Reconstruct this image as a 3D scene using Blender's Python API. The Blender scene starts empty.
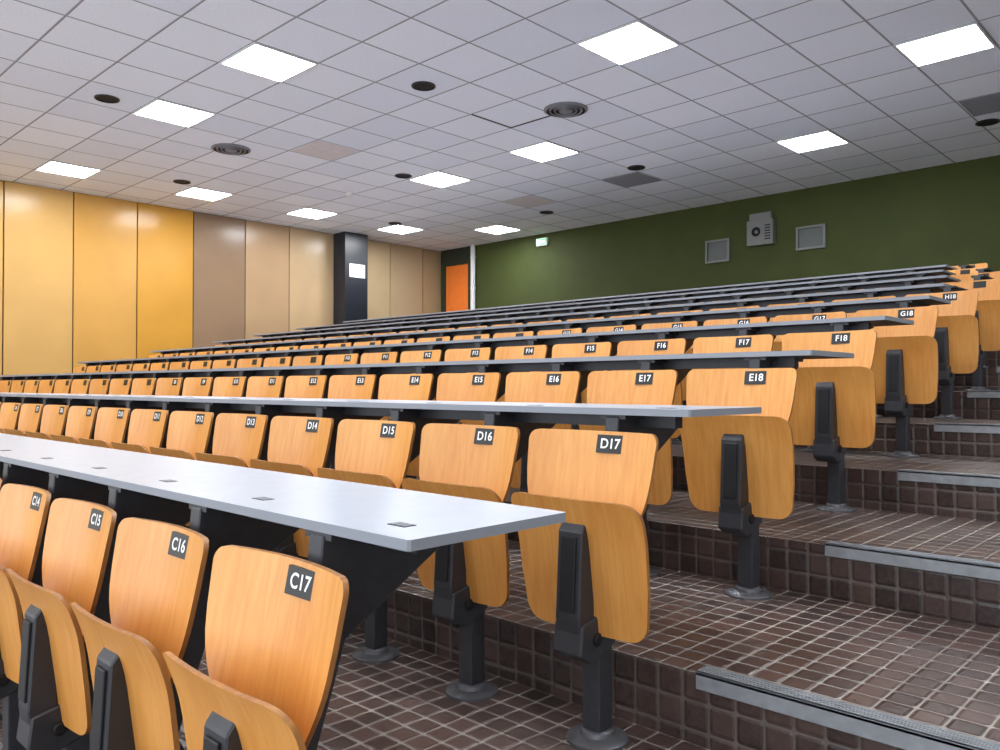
import bpy, bmesh, math, random
from mathutils import Vector, Matrix
random.seed(3)
scene = bpy.context.scene
try:
    scene.view_settings.view_transform = 'Standard'
except Exception as e:
    print(e)

# ---------------------------------------------------------------- helpers
def lin(r, g, b):
    def f(c):
        c /= 255.0
        return c / 12.92 if c <= 0.04045 else ((c + 0.055) / 1.055) ** 2.4
    return (f(r), f(g), f(b), 1.0)

def new_mat(name):
    m = bpy.data.materials.new(name)
    m.use_nodes = True
    nt = m.node_tree
    b = nt.nodes['Principled BSDF']
    return m, nt, b

def N(nt, typ, **kw):
    n = nt.nodes.new(typ)
    for k, v in kw.items():
        setattr(n, k, v)
    return n

def M(nt, op, a, b=None, c=None):
    n = nt.nodes.new('ShaderNodeMath')
    n.operation = op
    for i, v in enumerate((a, b, c)):
        if v is None:
            continue
        if isinstance(v, (int, float)):
            n.inputs[i].default_value = v
        else:
            nt.links.new(v, n.inputs[i])
    return n.outputs[0]

def mixc(nt, fac, a, b, blend='MIX'):
    n = nt.nodes.new('ShaderNodeMix')
    n.data_type = 'RGBA'
    n.blend_type = blend
    for idx, v in ((0, fac), (6, a), (7, b)):
        if isinstance(v, (int, float)):
            n.inputs[idx].default_value = v
        elif isinstance(v, tuple):
            n.inputs[idx].default_value = v
        else:
            nt.links.new(v, n.inputs[idx])
    return n.outputs[2]

def maprange(nt, v, a, b, c=0.0, d=1.0):
    n = nt.nodes.new('ShaderNodeMapRange')
    nt.links.new(v, n.inputs[0])
    for i, x in enumerate((a, b, c, d)):
        n.inputs[i + 1].default_value = x
    return n.outputs[0]

def simple(name, col, rough=0.5, metal=0.0, noise=0.0, nscale=8.0, bump=0.0, emit=None, estr=1.0):
    m, nt, b = new_mat(name)
    b.inputs['Base Color'].default_value = col
    b.inputs['Roughness'].default_value = rough
    b.inputs['Metallic'].default_value = metal
    if noise > 0 or bump > 0:
        tc = N(nt, 'ShaderNodeTexCoord')
        no = N(nt, 'ShaderNodeTexNoise')
        no.inputs['Scale'].default_value = nscale
        no.inputs['Detail'].default_value = 6
        nt.links.new(tc.outputs['Object'], no.inputs['Vector'])
        if noise > 0:
            dk = tuple(c * (1 - noise) for c in col[:3]) + (1,)
            lt = tuple(min(1, c * (1 + noise)) for c in col[:3]) + (1,)
            f = maprange(nt, no.outputs[0], 0.3, 0.7)
            nt.links.new(mixc(nt, f, dk, lt), b.inputs['Base Color'])
        if bump > 0:
            bp = N(nt, 'ShaderNodeBump')
            bp.inputs['Strength'].default_value = bump
            bp.inputs['Distance'].default_value = 0.01
            nt.links.new(no.outputs[0], bp.inputs['Height'])
            nt.links.new(bp.outputs[0], b.inputs['Normal'])
    if emit:
        b.inputs['Emission Color'].default_value = emit
        b.inputs['Emission Strength'].default_value = estr
    return m

# ---------------------------------------------------------------- materials
def wood_mat(name, c1, c2, rough=0.38):
    m, nt, b = new_mat(name)
    tc = N(nt, 'ShaderNodeTexCoord')
    oi = N(nt, 'ShaderNodeObjectInfo')
    add = N(nt, 'ShaderNodeVectorMath', operation='ADD')
    comb = N(nt, 'ShaderNodeCombineXYZ')
    r10 = M(nt, 'MULTIPLY', oi.outputs['Random'], 13.0)
    for i in range(3):
        nt.links.new(r10, comb.inputs[i])
    nt.links.new(tc.outputs['Object'], add.inputs[0])
    nt.links.new(comb.outputs[0], add.inputs[1])
    mp = N(nt, 'ShaderNodeMapping')
    mp.inputs['Scale'].default_value = (70, 20, 5)
    nt.links.new(add.outputs[0], mp.inputs[0])
    no = N(nt, 'ShaderNodeTexNoise')
    no.inputs['Scale'].default_value = 1.0
    no.inputs['Detail'].default_value = 5
    no.inputs['Distortion'].default_value = 0.6
    nt.links.new(mp.outputs[0], no.inputs['Vector'])
    mp2 = N(nt, 'ShaderNodeMapping')
    mp2.inputs['Scale'].default_value = (6, 6, 2)
    nt.links.new(add.outputs[0], mp2.inputs[0])
    no2 = N(nt, 'ShaderNodeTexNoise')
    no2.inputs['Scale'].default_value = 1.0
    nt.links.new(mp2.outputs[0], no2.inputs['Vector'])
    f = M(nt, 'ADD', M(nt, 'MULTIPLY', no.outputs[0], 0.6), M(nt, 'MULTIPLY', no2.outputs[0], 0.4))
    f = maprange(nt, f, 0.35, 0.65)
    col = mixc(nt, f, c1, c2)
    rr = maprange(nt, oi.outputs['Random'], 0, 1, 0.0, 0.25)
    col = mixc(nt, rr, col, tuple(c * 0.8 for c in c1[:3]) + (1,))
    nt.links.new(col, b.inputs['Base Color'])
    b.inputs['Roughness'].default_value = rough
    b.inputs['Coat Weight'].default_value = 0.1
    b.inputs['Coat Roughness'].default_value = 0.3
    return m

mat_wood = wood_mat('beech_plywood', lin(213, 141, 64), lin(230, 166, 88))
mat_woodedge = wood_mat('plywood_edge', lin(140, 88, 40), lin(190, 130, 68), 0.5)
mat_metal = simple('charcoal_steel', lin(56, 57, 62), 0.42, 0.2, noise=0.12, nscale=30)
mat_metal_dk = simple('black_steel', lin(28, 28, 31), 0.5, 0.1)
mat_flange = simple('grey_flange', lin(98, 98, 102), 0.4, 0.4)
mat_plate = simple('number_plate_black', lin(14, 14, 15), 0.4)
mat_white = simple('white_print', lin(245, 245, 245), 0.5)
mat_desk = simple('grey_laminate', lin(174, 181, 194), 0.3, 0, noise=0.04, nscale=14)
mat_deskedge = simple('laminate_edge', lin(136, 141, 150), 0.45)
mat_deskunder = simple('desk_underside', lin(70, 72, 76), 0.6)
mat_nosing = simple('stair_nosing_grey', lin(140, 143, 148), 0.5, 0.1, noise=0.15, nscale=25)

def tile_mat(name, axes, off, size, g1, g2, k=1.0):
    m, nt, b = new_mat(name)
    tc = N(nt, 'ShaderNodeTexCoord')
    sp = N(nt, 'ShaderNodeSeparateXYZ')
    nt.links.new(tc.outputs['Object'], sp.inputs[0])
    us = []
    for a, o, s in zip(axes, off, size):
        us.append(M(nt, 'DIVIDE', M(nt, 'SUBTRACT', sp.outputs[a], o), s))
    g, r = 0.04, 0.13
    q = []
    for u in us:
        p = M(nt, 'ABSOLUTE', M(nt, 'SUBTRACT', M(nt, 'FRACT', u), 0.5))
        q.append(M(nt, 'MAXIMUM', M(nt, 'SUBTRACT', p, 0.5 - g - r), 0.0))
    d = M(nt, 'SUBTRACT', M(nt, 'SQRT', M(nt, 'ADD', M(nt, 'MULTIPLY', q[0], q[0]), M(nt, 'MULTIPLY', q[1], q[1]))), r)
    grout = maprange(nt, d, -0.02, 0.025)
    height = maprange(nt, d, -0.10, 0.03, 1.0, 0.0)
    comb = N(nt, 'ShaderNodeCombineXYZ')
    nt.links.new(M(nt, 'FLOOR', us[0]), comb.inputs[0])
    nt.links.new(M(nt, 'FLOOR', us[1]), comb.inputs[1])
    wn = N(nt, 'ShaderNodeTexWhiteNoise')
    nt.links.new(comb.outputs[0], wn.inputs['Vector'])
    no = N(nt, 'ShaderNodeTexNoise')
    no.inputs['Scale'].default_value = 60
    no.inputs['Detail'].default_value = 5
    nt.links.new(tc.outputs['Object'], no.inputs['Vector'])
    no2 = N(nt, 'ShaderNodeTexNoise')
    no2.inputs['Scale'].default_value = 1.6
    no2.inputs['Detail'].default_value = 4
    nt.links.new(tc.outputs['Object'], no2.inputs['Vector'])
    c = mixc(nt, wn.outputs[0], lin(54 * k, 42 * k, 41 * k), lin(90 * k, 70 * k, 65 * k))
    c = mixc(nt, M(nt, 'MULTIPLY', maprange(nt, no.outputs[0], 0.4, 0.75), 0.35), c, lin(112 * k, 92 * k, 84 * k))
    gc = mixc(nt, maprange(nt, no2.outputs[0], 0.35, 0.65), g1, g2)
    col = mixc(nt, grout, c, gc)
    nt.links.new(col, b.inputs['Base Color'])
    ro = M(nt, 'ADD', M(nt, 'MULTIPLY', grout, 0.5), M(nt, 'ADD', 0.2, M(nt, 'MULTIPLY', no.outputs[0], 0.25)))
    nt.links.new(ro, b.inputs['Roughness'])
    bp = N(nt, 'ShaderNodeBump')
    bp.inputs['Strength'].default_value = 0.6
    bp.inputs['Distance'].default_value = 0.006
    hh = M(nt, 'ADD', height, M(nt, 'MULTIPLY', no.outputs[0], 0.15))
    nt.links.new(hh, bp.inputs['Height'])
    nt.links.new(bp.outputs[0], b.inputs['Normal'])
    return m

PITCH = 1.045
TS = PITCH / 13
mat_tread = tile_mat('brown_tile_tread', (0, 1), (0.0, 0.96), (TS, TS), lin(122, 114, 108), lin(182, 172, 162))
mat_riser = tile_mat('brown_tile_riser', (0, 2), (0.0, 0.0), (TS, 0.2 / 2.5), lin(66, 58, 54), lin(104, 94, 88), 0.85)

# ceiling tile material
TX, TY = 0.708, 0.697
CX0, CY0 = -12.8 + TX / 2, 4.13 + TY / 2
def ceiling_mat():
    m, nt, b = new_mat('acoustic_ceiling_tiles')
    tc = N(nt, 'ShaderNodeTexCoord')
    sp = N(nt, 'ShaderNodeSeparateXYZ')
    nt.links.new(tc.outputs['Object'], sp.inputs[0])
    u = M(nt, 'DIVIDE', M(nt, 'SUBTRACT', sp.outputs[0], CX0), TX)
    v = M(nt, 'DIVIDE', M(nt, 'SUBTRACT', sp.outputs[1], CY0), TY)
    pu = M(nt, 'ABSOLUTE', M(nt, 'SUBTRACT', M(nt, 'FRACT', u), 0.5))
    pv = M(nt, 'ABSOLUTE', M(nt, 'SUBTRACT', M(nt, 'FRACT', v), 0.5))
    mx = M(nt, 'MAXIMUM', pu, pv)
    line = maprange(nt, mx, 0.482, 0.488)
    comb = N(nt, 'ShaderNodeCombineXYZ')
    nt.links.new(M(nt, 'FLOOR', u), comb.inputs[0])
    nt.links.new(M(nt, 'FLOOR', v), comb.inputs[1])
    wn = N(nt, 'ShaderNodeTexWhiteNoise')
    nt.links.new(comb.outputs[0], wn.inputs['Vector'])
    no = N(nt, 'ShaderNodeTexNoise')
    no.inputs['Scale'].default_value = 45
    no.inputs['Detail'].default_value = 8
    nt.links.new(tc.outputs['Object'], no.inputs['Vector'])
    c = mixc(nt, wn.outputs[0], lin(230, 236, 247), lin(242, 247, 255))
    c = mixc(nt, M(nt, 'MULTIPLY', maprange(nt, no.outputs[0], 0.4, 0.7), 0.2), c, lin(200, 205, 215))
    c = mixc(nt, line, c, lin(150, 153, 160))
    nt.links.new(c, b.inputs['Base Color'])
    b.inputs['Roughness'].default_value = 0.9
    bp = N(nt, 'ShaderNodeBump')
    bp.inputs['Strength'].default_value = 0.3
    bp.inputs['Distance'].default_value = 0.01
    nt.links.new(M(nt, 'SUBTRACT', M(nt, 'MULTIPLY', no.outputs[0], 0.2), line), bp.inputs['Height'])
    nt.links.new(bp.outputs[0], b.inputs['Normal'])
    return m
mat_ceiling = ceiling_mat()
mat_green = simple('green_painted_wall', lin(57, 66, 19), 0.8, noise=0.1, nscale=3, bump=0.15)
mat_trim_shade = simple('dark_green_trim_shade', lin(38, 44, 30), 0.7)  # door trim colour, with the shade of the recess painted in
mat_sidewall = simple('beige_plaster', lin(205, 200, 192), 0.8, noise=0.05)
mat_seam = simple('panel_seam', lin(50, 40, 25), 0.7)
mat_pillar = simple('navy_black_paint', lin(24, 27, 38), 0.35, noise=0.1)

# ---------------------------------------------------------------- mesh helpers
def box(bm, x0, x1, y0, y1, z0, z1, mi=0):
    vs = [bm.verts.new(p) for p in ((x0, y0, z0), (x1, y0, z0), (x1, y1, z0), (x0, y1, z0),
                                    (x0, y0, z1), (x1, y0, z1), (x1, y1, z1), (x0, y1, z1))]
    fs = []
    for idx in ((0, 3, 2, 1), (4, 5, 6, 7), (0, 1, 5, 4), (1, 2, 6, 5), (2, 3, 7, 6), (3, 0, 4, 7)):
        f = bm.faces.new([vs[i] for i in idx])
        f.material_index = mi
        fs.append(f)
    return fs

def bevel_all(t, off, seg, edges=None):
    bmesh.ops.bevel(t, geom=edges if edges else t.edges[:], offset=off, segments=seg, affect='EDGES', profile=0.7, material=-1)

def bevbox(bm, x0, x1, y0, y1, z0, z1, mi=0, bev=0.004, seg=2):
    t = bmesh.new()
    box(t, x0, x1, y0, y1, z0, z1, mi)
    bevel_all(t, bev, seg)
    merge(bm, t)

def merge(bm, t):
    mp = {}
    for v in t.verts:
        mp[v] = bm.verts.new(v.co)
    for f in t.faces:
        try:
            nf = bm.faces.new([mp[v] for v in f.verts])
            nf.material_index = f.material_index
            nf.smooth = f.smooth
        except ValueError:
            pass
    t.free()

def prism_yz(bm, pts, x0, x1, mi=0, bev=0.0):
    t = bmesh.new()
    a = [t.verts.new((x0, p[0], p[1])) for p in pts]
    b = [t.verts.new((x1, p[0], p[1])) for p in pts]
    t.faces.new(a)
    t.faces.new(list(reversed(b)))
    n = len(pts)
    for i in range(n):
        t.faces.new([a[(i + 1) % n], a[i], b[i], b[(i + 1) % n]])
    for f in t.faces:
        f.material_index = mi
    bmesh.ops.recalc_face_normals(t, faces=t.faces[:])
    if bev:
        bevel_all(t, bev, 1)
    merge(bm, t)

def lathe(bm, prof, cx, cy, n=24, mi=0, mis=None):
    rings = []
    for r, z in prof:
        rings.append([bm.verts.new((cx + r * math.cos(2 * math.pi * i / n), cy + r * math.sin(2 * math.pi * i / n), z)) for i in range(n)])
    for k in range(len(rings) - 1):
        for i in range(n):
            f = bm.faces.new([rings[k][i], rings[k][(i + 1) % n], rings[k + 1][(i + 1) % n], rings[k + 1][i]])
            f.material_index = mis[k] if mis else mi
            f.smooth = True
    for ring, rev in ((rings[0], True), (rings[-1], False)):
        f = bm.faces.new(list(reversed(ring)) if rev else ring)
        f.material_index = (mis[0] if rev else mis[-1]) if mis else mi

def finish(name, bm, mats, loc=(0, 0, 0), smooth=False, recalc=True):
    if recalc:
        bmesh.ops.recalc_face_normals(bm, faces=bm.faces[:])
    if smooth:
        for f in bm.faces:
            f.smooth = True
    for e in bm.edges:
        if len(e.link_faces) == 2 and e.calc_face_angle(0) > 0.7:
            e.smooth = False
    me = bpy.data.meshes.new(name)
    bm.to_mesh(me)
    bm.free()
    for m in mats:
        me.materials.append(m)
    ob = bpy.data.objects.new(name, me)
    ob.location = loc
    scene.collection.objects.link(ob)
    return ob

def panel(bm, zs, wf, yf, th, cols, mi, mie, x0=0.0, topf=None):
    F, B = [], []
    for z in zs:
        w = wf(z)
        fr, bk = [], []
        for j in range(cols + 1):
            x = -w + 2 * w * j / cols
            y = yf(x, z)
            zz = z + (topf(x, z) if topf else 0)
            fr.append(bm.verts.new((x + x0, y, zz)))
            bk.append(bm.verts.new((x + x0, y + th, zz)))
        F.append(fr); B.append(bk)
    n = len(zs)
    def q(a, b, c, d, m):
        f = bm.faces.new((a, b, c, d)); f.material_index = m; f.smooth = True
    for i in range(n - 1):
        for j in range(cols):
            q(F[i][j], F[i][j + 1], F[i + 1][j + 1], F[i + 1][j], mi)
            q(B[i][j + 1], B[i][j], B[i + 1][j], B[i + 1][j + 1], mi)
        q(B[i][0], F[i][0], F[i + 1][0], B[i + 1][0], mie)
        q(F[i][cols], B[i][cols], B[i + 1][cols], F[i + 1][cols], mie)
    for j in range(cols):
        q(B[0][j], B[0][j + 1], F[0][j + 1], F[0][j], mie)
        q(F[-1][j], F[-1][j + 1], B[-1][j + 1], B[-1][j], mie)

def interp(z, tab):
    if z <= tab[0][0]: return tab[0][1]
    for (a, va), (b, vb) in zip(tab, tab[1:]):
        if z <= b:
            t = (z - a) / (b - a)
            return va + (vb - va) * t
    return tab[-1][1]

# ---------------------------------------------------------------- seat
BT = 0.868
def back_w(z):
    w = interp(z, [(0.49, 0.085), (0.52, 0.115), (0.55, 0.14), (0.58, 0.162), (0.61, 0.181), (0.64, 0.197), (0.67, 0.209), (0.70, 0.217), (0.75, 0.224), (BT, 0.233)])
    r = 0.032
    if z > BT - r:
        w -= r - math.sqrt(max(0, r * r - (z - (BT - r)) ** 2))
    return w
def back_y(x, z):
    return -0.2 * (0.85 - z) + 0.05 * max(0, (0.62 - z)) - 0.035 * (x / 0.23) ** 2
SB, ST = 0.308, 0.690
def seat_w(z):
    w = interp(z, [(SB, 0.207), (0.45, 0.222), (ST, 0.232)])
    r = 0.05
    if z > ST - r:
        w -= r - math.sqrt(max(0, r * r - (z - (ST - r)) ** 2))
    if z < SB + r:
        w -= r - math.sqrt(max(0, r * r - ((SB + r) - z) ** 2))
    return w
SY = 0.042
PX0 = 0.024
def seat_y(x, z):
    y = -0.125 + SY - 0.05 * (z - SB) / 0.37
    y -= 0.018 * (1 - (x / 0.228) ** 2)
    if z > 0.54:
        y -= 0.024 * ((z - 0.54) / 0.135) ** 2
    return y
LZ = 0.832
def build_seat(name, with_bracket=True):
    bm = bmesh.new()
    zs = [0.49, 0.505, 0.52, 0.55, 0.58, 0.61, 0.64, 0.67, 0.7, 0.75, 0.8, 0.83, 0.842, 0.852, 0.860, 0.865, BT]
    panel(bm, zs, back_w, back_y, 0.012, 12, 0, 1)
    zs = [SB, SB + .003, SB + .01, SB + .02, SB + .035, SB + .05, .4, .45, .5, .54, .575, .6, .64, .655, .667, .677, .686, ST]
    panel(bm, zs, seat_w, seat_y, 0.012, 12, 0, 1, PX0)
    px, pz, hh = 0.058, LZ, 0.026
    prism = [(back_y(px, pz - hh) - .0045, pz - hh), (back_y(px, pz + hh) - .0045, pz + hh),
             (back_y(px, pz + hh) + .004, pz + hh), (back_y(px, pz - hh) + .004, pz - hh)]
    prism_yz(bm, prism, px - .048, px + .048, 3)
    # seat arm on the underside of the folded seat
    ax = 0.034
    s = SY
    prism_yz(bm, [(-0.15 + s, .325), (-0.215 + s, .30), (-0.222 + s, .36), (-0.208 + s, .60), (-0.188 + s, .625), (-0.155 + s, .625)], ax - .042, ax + .042, 2, 0.004)
    prism_yz(bm, [(-0.20 + s, .38), (-0.2275 + s, .38), (-0.2165 + s, .585), (-0.19 + s, .585)], ax - .026, ax + .026, 5, 0.002)
    # hinge housing
    prism_yz(bm, [(-0.225 + s, .265), (-0.215 + s, .345), (-0.15 + s, .36), (-0.02, .40), (0.0, .36), (-0.02, .27), (-0.12, .235), (-0.19 + s, .24)], ax - .05, ax + .05, 2, 0.005)
    lathe_t = bmesh.new()
    lathe(lathe_t, [(.018, 0), (.018, .006), (.012, .009)], 0, 0, 16, 5)
    bmesh.ops.rotate(lathe_t, verts=lathe_t.verts[:], cent=(0, 0, 0), matrix=Matrix.Rotation(math.radians(90), 3, 'Y'))
    bmesh.ops.translate(lathe_t, verts=lathe_t.verts[:], vec=(ax + .05, -.15 + s, .30))
    merge(bm, lathe_t)
    # post
    qx = 0.048
    bevbox(bm, qx - .031, qx + .031, -.09, -.03, .0, .42, 2, .006, 2)
    lathe(bm, [(0.088, 0.0), (0.088, 0.008), (0.08, 0.014), (0.05, 0.018), (0.046, 0.03), (0.04, 0.034)], qx, -.06, 20, 6)
    # structure up behind backrest, carrying the desk behind
    if with_bracket:
        prism_yz(bm, [(-0.085, .36), (-0.015, .36), (0.075, .62), (0.10, .70), (0.40, .875), (0.40, .909), (0.045, .909),
                      (0.035, .80), (-0.012, .66), (-0.05, .50)], .0, .048, 2, 0.003)
        box(bm, -.021, .069, .05, .40, .902, .9145, 2)
    else:
        prism_yz(bm, [(-0.085, .36), (-0.015, .36), (0.04, .62), (0.045, .80), (0.02, .80), (-0.012, .66), (-0.05, .50)], .0, .048, 2, 0.003)
    bmesh.ops.recalc_face_normals(bm, faces=bm.faces[:])
    for e in bm.edges:
        if len(e.link_faces) == 2 and e.calc_face_angle(0) > 0.6:
            e.smooth = False
    me = bpy.data.meshes.new(name)
    bm.to_mesh(me)
    bm.free()
    for m in (mat_wood, mat_woodedge, mat_metal, mat_plate, mat_white, mat_metal_dk, mat_flange):
        me.materials.append(m)
    return me

seat_me = build_seat('folding_seat_mesh')
seat_last_me = build_seat('folding_seat_rear_mesh', False)

rows = 'CDEFGHIJKL'
floors = [0.0, 0.2, 0.4, 0.6, 0.79, 0.975, 1.16, 1.345, 1.53, 1.71]     # C..L
seat_right = {'C': -1.37, 'D': -1.435, 'E': -1.50, 'F': -1.57, 'G': -1.59, 'H': -1.63, 'I': -1.69, 'J': -1.90, 'K': -2.3, 'L': -2.5}
desk_right = {'D': -1.07, 'E': -1.14, 'F': -1.24, 'G': -1.32, 'H': -1.42, 'I': -1.62, 'J': -1.88, 'K': -2.18, 'L': -2.43}
first_num = {'C': 17, 'D': 17}
left_lim = {'C': -8.0, 'D': -12.0, 'E': -12.0, 'F': -11.8, 'G': -11.9, 'H': -12.0, 'I': -12.6, 'J': -12.9, 'K': -12.9, 'L': -12.9}
textn = {'C': 5, 'D': 12, 'E': 11, 'F': 9, 'G': 6, 'H': 4}
SP = 0.51
def floor_z(n):  # n: D=0
    return floors[n + 1]
def seat_y0(n):
    return 1.905 + PITCH * n - (0.02 if n == -1 else 0)
txt_cache = {}
def number_text(s, parent):
    if s not in txt_cache:
        cu = bpy.data.curves.new('number_text', 'FONT')
        cu.body = s
        cu.size = 0.040
        cu.align_x = 'CENTER'
        cu.align_y = 'CENTER'
        cu.offset = 0.0008
        cu.materials.append(mat_white)
        txt_cache[s] = cu
    o = bpy.data.objects.new('number_text', txt_cache[s])
    scene.collection.objects.link(o)
    o.parent = parent
    o.location = (0.058, back_y(0.058, LZ) - 0.0055, LZ)
    o.rotation_euler = (math.radians(90) - math.atan(0.2), 0, 0)

for i, L in enumerate(rows):
    n = i - 1
    x = seat_right[L]
    k = 0
    num0 = first_num.get(L, 18)
    while x > left_lim[L]:
        ob = bpy.data.objects.new('folding_seat', seat_last_me if i == len(rows) - 1 else seat_me)
        ob.location = (x, seat_y0(n), floor_z(n))
        scene.collection.objects.link(ob)
        if k < textn.get(L, 0):
            number_text('%s%d' % (L, num0 - k), ob)
        x -= SP
        k += 1

# ---------------------------------------------------------------- desks
for i, L in enumerate(rows[1:]):
    n = i
    prev = rows[i]
    xr = desk_right[L]
    xl = left_lim[prev] - 0.25
    y0 = 0.89 + PITCH * n
    y1 = y0 + 0.43
    z = 0.935 + floors[i]
    bm = bmesh.new()
    t = bmesh.new()
    box(t, xl, xr, y0, y1, z - .020, z, 0)
    ve = [e for e in t.edges if abs(e.verts[0].co.z - e.verts[1].co.z) > 0.01]
    bevel_all(t, 0.012, 3, ve)
    t.normal_update()
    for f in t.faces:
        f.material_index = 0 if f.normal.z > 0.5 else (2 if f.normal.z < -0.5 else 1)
    merge(bm, t)
    # steel rail below the top, riding on the brackets
    box(bm, xl + .1, xr - .12, y0 + .12, y0 + .16, z - .06, z - .02, 3)
    # seat-number stickers
    xs = xr - 0.13
    while xs > xl + 0.3:
        box(bm, xs - .026, xs + .026, y0 + .075, y0 + .105, z - .001, z + .001, 4)
        for k in range(3):
            box(bm, xs - .021 + k * .016, xs - .012 + k * .016, y0 + .080, y0 + .100, z + .001, z + .0014, 5)
        xs -= SP
    finish('lecture_desk', bm, [mat_desk, mat_deskedge, mat_deskunder, mat_metal, mat_metal_dk, mat_deskedge])

# ---------------------------------------------------------------- floor tiers
XL, XR = -14.2, 4.6
YB = 12.8
YF = -4.0
ZC = 4.4
def edge(n):
    return 0.96 + PITCH * n
bm = bmesh.new()
def quad(bm, pts, mi):
    f = bm.faces.new([bm.verts.new(p) for p in pts]); f.material_index = mi
prevy = YF
zz = -0.2
steps = [(-0.085, 0.0)] + [(edge(n), floor_z(n)) for n in range(9)]
for (ey, ez) in steps:
    quad(bm, [(XL, prevy, zz), (XR, prevy, zz), (XR, ey, zz), (XL, ey, zz)], 0)
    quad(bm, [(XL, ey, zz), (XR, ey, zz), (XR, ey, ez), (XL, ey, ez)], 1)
    prevy, zz = ey, ez
quad(bm, [(XL, prevy, zz), (XR, prevy, zz), (XR, YB, zz), (XL, YB, zz)], 0)
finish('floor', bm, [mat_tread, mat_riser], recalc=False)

nos_x = {0: -1.08, 1: -1.16, 2: -1.22, 3: -1.29, 4: -1.42, 5: -1.5, 6: -1.55, 7: -1.6, 8: -1.7}
for n in range(9):
    bm = bmesh.new()
    ey, ez = edge(n), floor_z(n)
    x0, x1 = nos_x[n], XR - 0.05
    bevbox(bm, x0, x1, ey - .012, ey + .055, ez - .002, ez + .008, 0, .002, 1)
    bevbox(bm, x0, x1, ey - .012, ey, ez - .04, ez + .008, 0, .002, 1)
    for k in range(4):
        box(bm, x0, x1, ey + .0 + k * .013, ey + .006 + k * .013, ez + .008, ez + .0105, 0)
    finish('stair_nosing', bm, [mat_nosing])

# ---------------------------------------------------------------- ceiling
bm = bmesh.new()
box(bm, XL - .2, XR + .2, YF, YB + .2, ZC, ZC + .1, 0)
finish('ceiling', bm, [mat_ceiling])

mat_lamp = simple('led_panel_diffuser', (1, 1, 1, 1), 0.5, emit=(0.94, 0.975, 1.0, 1), estr=42.0)
mat_frame = simple('white_lamp_frame', lin(225, 225, 228), 0.5)
def gx(i): return -12.8 + i * TX
def gy(j): return 4.13 + j * TY
lights = [(0, 0), (0, 3), (0, 6), (0, 9), (5, 0), (8, 0), (12, 3), (8, 6), (5, 6), (15, 6), (12, 9), (2, 11),
          (12, -3), (5, -5), (0, -3), (15, -3), (19, 0), (19, -5), (19, 9), (22, 3), (12, -8), (6, -8)]
for (li, lj) in lights:
    lx, ly = gx(li), gy(lj)
    bm = bmesh.new()
    h = .325
    box(bm, lx - h, lx + h, ly - h, ly + h, ZC - .008, ZC - .001, 0)
    for (a, b_, c, d) in ((-.345, .345, -.345, -.325), (-.345, .345, .325, .345), (-.345, -.325, -.325, .325), (.325, .345, -.325, .325)):
        box(bm, lx + a, lx + b_, ly + c, ly + d, ZC - .014, ZC + .001, 1)
    finish('ceiling_light_panel', bm, [mat_lamp, mat_frame])

mat_black = simple('black_recess', lin(12, 12, 13), 0.8)
mat_dgrey = simple('vent_dark_metal', lin(120, 120, 126), 0.5, 0.1)
for (x, y) in [(-9.32, 3.40), (-6.49, 5.59), (-2.45, 11.1), (-12.28, 5.61), (-9.5, 7.78), (-6.68, 9.85), (-12.4, 9.95), (-9.6, 11.25)]:
    bm = bmesh.new()
    lathe(bm, [(0.13, ZC), (0.13, ZC - .012), (0.112, ZC - .014), (0.105, ZC - .004), (0.02, ZC - .004)], x, y, 28, 0, [0, 0, 1, 1])
    finish('recessed_downlight', bm, [mat_metal_dk, mat_black])
for (x, y) in [(-10.1, 5.29), (-5.86, 7.21)]:
    bm = bmesh.new()
    prof = [(0.255, ZC), (0.255, ZC - .012), (0.225, ZC - .022)]
    mis = [0, 0]
    r = 0.215
    while r > 0.06:
        prof += [(r, ZC - .004), (r - .018, ZC - .004), (r - .026, ZC - .030), (r - .045, ZC - .022)]
        mis += [1, 1, 0, 0]
        r -= 0.055
    prof += [(0.03, ZC - .03)]
    mis += [0]
    lathe(bm, prof, x, y, 32, 0, mis)
    finish('round_air_diffuser', bm, [mat_dgrey, mat_black])
mat_grille = simple('grey_ceiling_grille', lin(130, 130, 136), 0.7)
mat_tantile = simple('stained_tile', lin(214, 208, 208), 0.9, noise=0.05)
def snap(v, o, T):
    return o + (math.floor((v - o) / T) + 0.5) * T
for (x, y, m) in [(-2.43, 10.35, mat_grille), (-7.44, 10.5, mat_grille), (-9.55, 10.5, mat_tantile), (-9.3, 6.3, mat_tantile)]:
    x, y = snap(x, CX0, TX), snap(y, CY0, TY)
    bm = bmesh.new()
    box(bm, x - .33, x + .33, y - .33, y + .33, ZC - .006, ZC - .0, 0)
    if m is mat_grille:
        for k in range(12):
            yy = y - .3 + k * .053
            box(bm, x - .31, x + .31, yy, yy + .02, ZC - .012, ZC - .006, 0)
    finish('ceiling_grille' if m is mat_grille else 'replacement_ceiling_tile', bm, [m])
# slightly dropped tile showing a dark gap
bm = bmesh.new()
bx, by = snap(-6.6, CX0, TX), snap(6.9, CY0, TY)
box(bm, bx - .35, bx + .35, by + .32, by + .347, ZC - .003, ZC, 1)
box(bm, bx - .35, bx - .325, by - .34, by + .34, ZC - .003, ZC, 1)
finish('ceiling_tile_gap', bm, [mat_frame, mat_black])
bm = bmesh.new()
lathe(bm, [(0.07, ZC), (0.07, ZC - .02), (0.055, ZC - .045), (0.03, ZC - .055), (0.01, ZC - .056)], -11, 7.87, 20, 0)
finish('smoke_detector', bm, [mat_frame])

# ---------------------------------------------------------------- walls
bm = bmesh.new()
box(bm, XL - .2, XR + .2, YB, YB + .2, -0.4, ZC, 0)
finish('wall_back', bm, [mat_green])
bm = bmesh.new()
box(bm, XR, XR + .2, YF, YB + .2, -0.4, ZC, 0)
finish('wall_right', bm, [mat_sidewall])

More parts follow.
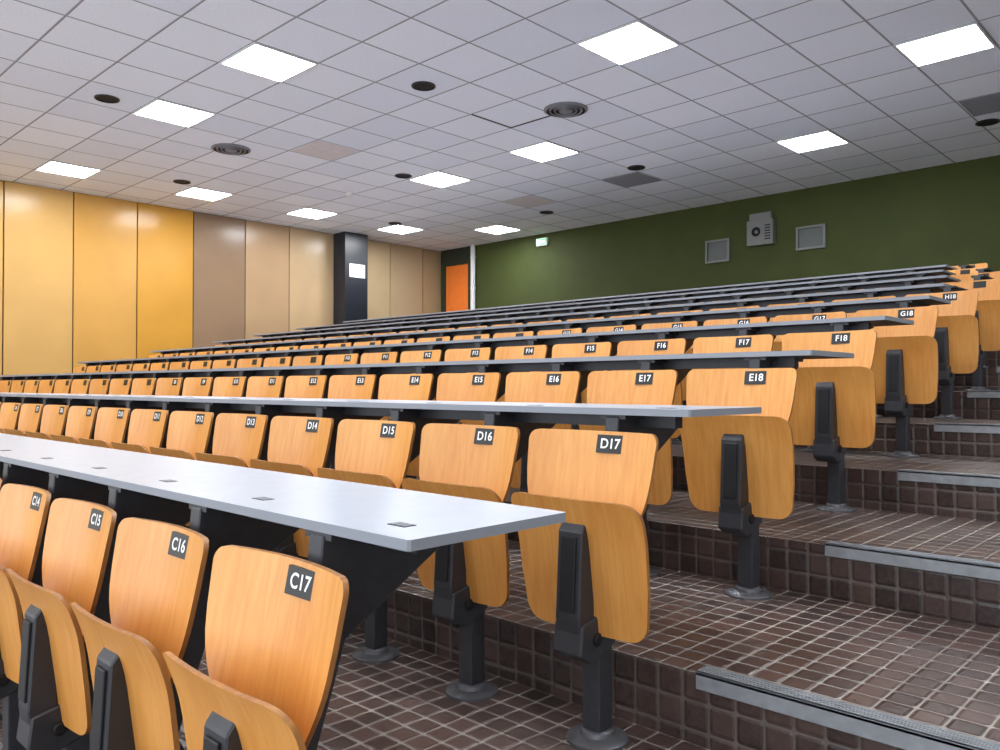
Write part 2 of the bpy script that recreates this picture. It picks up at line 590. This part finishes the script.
def panel_mat(i, c):
    m = simple('wall_panel_%d' % i, lin(*c), 0.24, noise=0.05, nscale=1.5)
    m.node_tree.nodes['Principled BSDF'].inputs['Specular IOR Level'].default_value = 0.35
    return m
seams = [1.62, 2.64, 3.66, 4.67, 5.70, 6.71, 7.74, 8.70, 9.75, 10.55, 11.26, 12.22, 12.8]
cols = [(200, 158, 92), (200, 158, 92), (204, 162, 98), (204, 154, 80), (200, 146, 58), (142, 116, 92), (172, 142, 110), (186, 158, 122),
        (186, 162, 128), (186, 162, 128), (178, 154, 122), (168, 144, 110)]
pmats = [panel_mat(i, c) for i, c in enumerate(cols)]
bm = bmesh.new()
box(bm, XL - .2, XL - .03, YF, YB, -0.4, ZC, 0)
pan = []
yy = 1.62
while yy > YF:
    pan.append((yy - 1.02, yy, 1)); yy -= 1.02
for k, (a, b_) in enumerate(zip(seams, seams[1:])):
    pan.append((a, b_, k + 1))
for a, b_, c in pan:
    t = bmesh.new()
    box(t, XL - .03, XL, max(a, YF) + .010, b_ - .010, -0.3, ZC - .005, c)
    bevel_all(t, 0.004, 1)
    merge(bm, t)
finish('wall_left', bm, [mat_seam] + pmats)

# pillar with notice
bm = bmesh.new()
bevbox(bm, XL - .01, -13.8, 9.76, 10.34, 1.3, ZC, 0, .01, 2)
finish('pillar', bm, [mat_pillar])
bm = bmesh.new()
box(bm, -13.8, -13.79, 9.87, 10.26, 3.47, 3.75, 0)
for k in range(5):
    box(bm, -13.79, -13.788, 9.92, 10.2 - .03 * (k % 3), 3.51 + k * .045, 3.525 + k * .045, 1)
finish('notice_sign', bm, [mat_white, mat_dgrey])

# door at rear left
mat_orange = simple('orange_door', lin(236, 122, 44), 0.45, noise=0.04)
bm = bmesh.new()
zf = floors[-1]
box(bm, -13.98, -13.2, YB - .05, YB - .001, zf, 4.0, 0)
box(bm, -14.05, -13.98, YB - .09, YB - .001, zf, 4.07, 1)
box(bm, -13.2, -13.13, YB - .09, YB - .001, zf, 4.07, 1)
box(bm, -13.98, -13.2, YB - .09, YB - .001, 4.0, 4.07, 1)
box(bm, -14.19, -13.13, YB - .03, YB - .001, 4.07, ZC - .001, 1)  # dark sheet above the door: recess shade put into the colour
bevbox(bm, -13.32, -13.24, YB - .1, YB - .05, 2.7, 2.73, 2, .004, 1)
box(bm, -13.30, -13.24, YB - .055, YB - .05, 2.6, 2.8, 2)
finish('door_1', bm, [mat_orange, mat_trim_shade, mat_dgrey])
bm = bmesh.new()
lathe(bm, [(0.055, zf), (0.055, ZC - .001)], -13.05, YB - .08, 16, 0)
for z in (2.6, 3.4, 4.1):
    lathe(bm, [(0.062, z), (0.062, z + .04)], -13.05, YB - .08, 16, 0)
finish('vertical_pipe', bm, [mat_frame])
# exit sign
mat_exit = simple('exit_sign_green', lin(60, 190, 90), 0.4, emit=lin(120, 255, 150), estr=1.2)
mat_exitw = simple('exit_sign_white', lin(240, 255, 240), 0.4, emit=lin(240, 255, 240), estr=1.5)
bm = bmesh.new()
bevbox(bm, -11.16, -10.86, YB - .07, YB - .001, 4.14, 4.30, 0, .006, 1)
box(bm, -11.14, -10.88, YB - .073, YB - .07, 4.16, 4.28, 1)
box(bm, -11.12, -11.02, YB - .075, YB - .073, 4.18, 4.26, 2)
box(bm, -10.99, -10.91, YB - .075, YB - .073, 4.205, 4.235, 2)
finish('exit_sign', bm, [mat_frame, mat_exit, mat_exitw])
# projection windows
mat_glass = simple('projection_glass', lin(66, 73, 70), 0.35, noise=0.1, nscale=4)
mat_pframe = simple('grey_frame', lin(112, 113, 110), 0.5)
def win(name, x0, x1, z0, z1):
    bm = bmesh.new()
    f = .035
    box(bm, x0 + f, x1 - f, YB - .02, YB - .001, z0 + f, z1 - f, 1)
    box(bm, x0, x1, YB - .05, YB - .001, z0, z0 + f, 0)
    box(bm, x0, x1, YB - .05, YB - .001, z1 - f, z1, 0)
    box(bm, x0, x0 + f, YB - .05, YB - .001, z0 + f, z1 - f, 0)
    box(bm, x1 - f, x1, YB - .05, YB - .001, z0 + f, z1 - f, 0)
    finish(name, bm, [mat_pframe, mat_glass])
win('window_1', -7.2, -6.74, 3.36, 3.76)
win('window_2', -5.56, -5.08, 3.40, 3.78)
# wall-mounted projector
bm = bmesh.new()
bevbox(bm, -6.38, -5.92, YB - .12, YB - .001, 3.56, 3.98, 0, .012, 2)
bevbox(bm, -6.34, -5.96, YB - .10, YB - .001, 3.985, 4.10, 0, .01, 2)
t = bmesh.new()
lathe(t, [(0.10, 0), (0.10, .02), (0.08, .025), (0.07, .005), (0.03, .005), (.028, .02), (.01, .022)], 0, 0, 24, 2, [2, 2, 1, 1, 2, 2])
bmesh.ops.rotate(t, verts=t.verts[:], cent=(0, 0, 0), matrix=Matrix.Rotation(math.radians(90), 3, 'X'))
bmesh.ops.translate(t, verts=t.verts[:], vec=(-6.2, YB - .12, 3.78))
merge(bm, t)
for k in range(6):
    box(bm, -6.06, -5.96, YB - .124, YB - .118, 3.64 + k * .045, 3.66 + k * .045, 1)
finish('wall_projector', bm, [mat_pframe, mat_black, mat_dgrey])

# ---------------------------------------------------------------- world + camera
w = bpy.data.worlds.new('world')
w.use_nodes = True
w.node_tree.nodes['Background'].inputs[0].default_value = (0.88, 0.94, 1.0, 1)
w.node_tree.nodes['Background'].inputs[1].default_value = 2.7  # even fill added to brighten the hall through its unbuilt front
scene.world = w

cam = bpy.data.cameras.new('camera')
cam.lens = 804 / 1000 * 36
cam.sensor_width = 36
cam.clip_start = 0.05
co = bpy.data.objects.new('camera', cam)
co.location = (0, 0, 1.2)
co.rotation_euler = (math.radians(90.78), 0, math.radians(43.8))
scene.collection.objects.link(co)
scene.camera = co
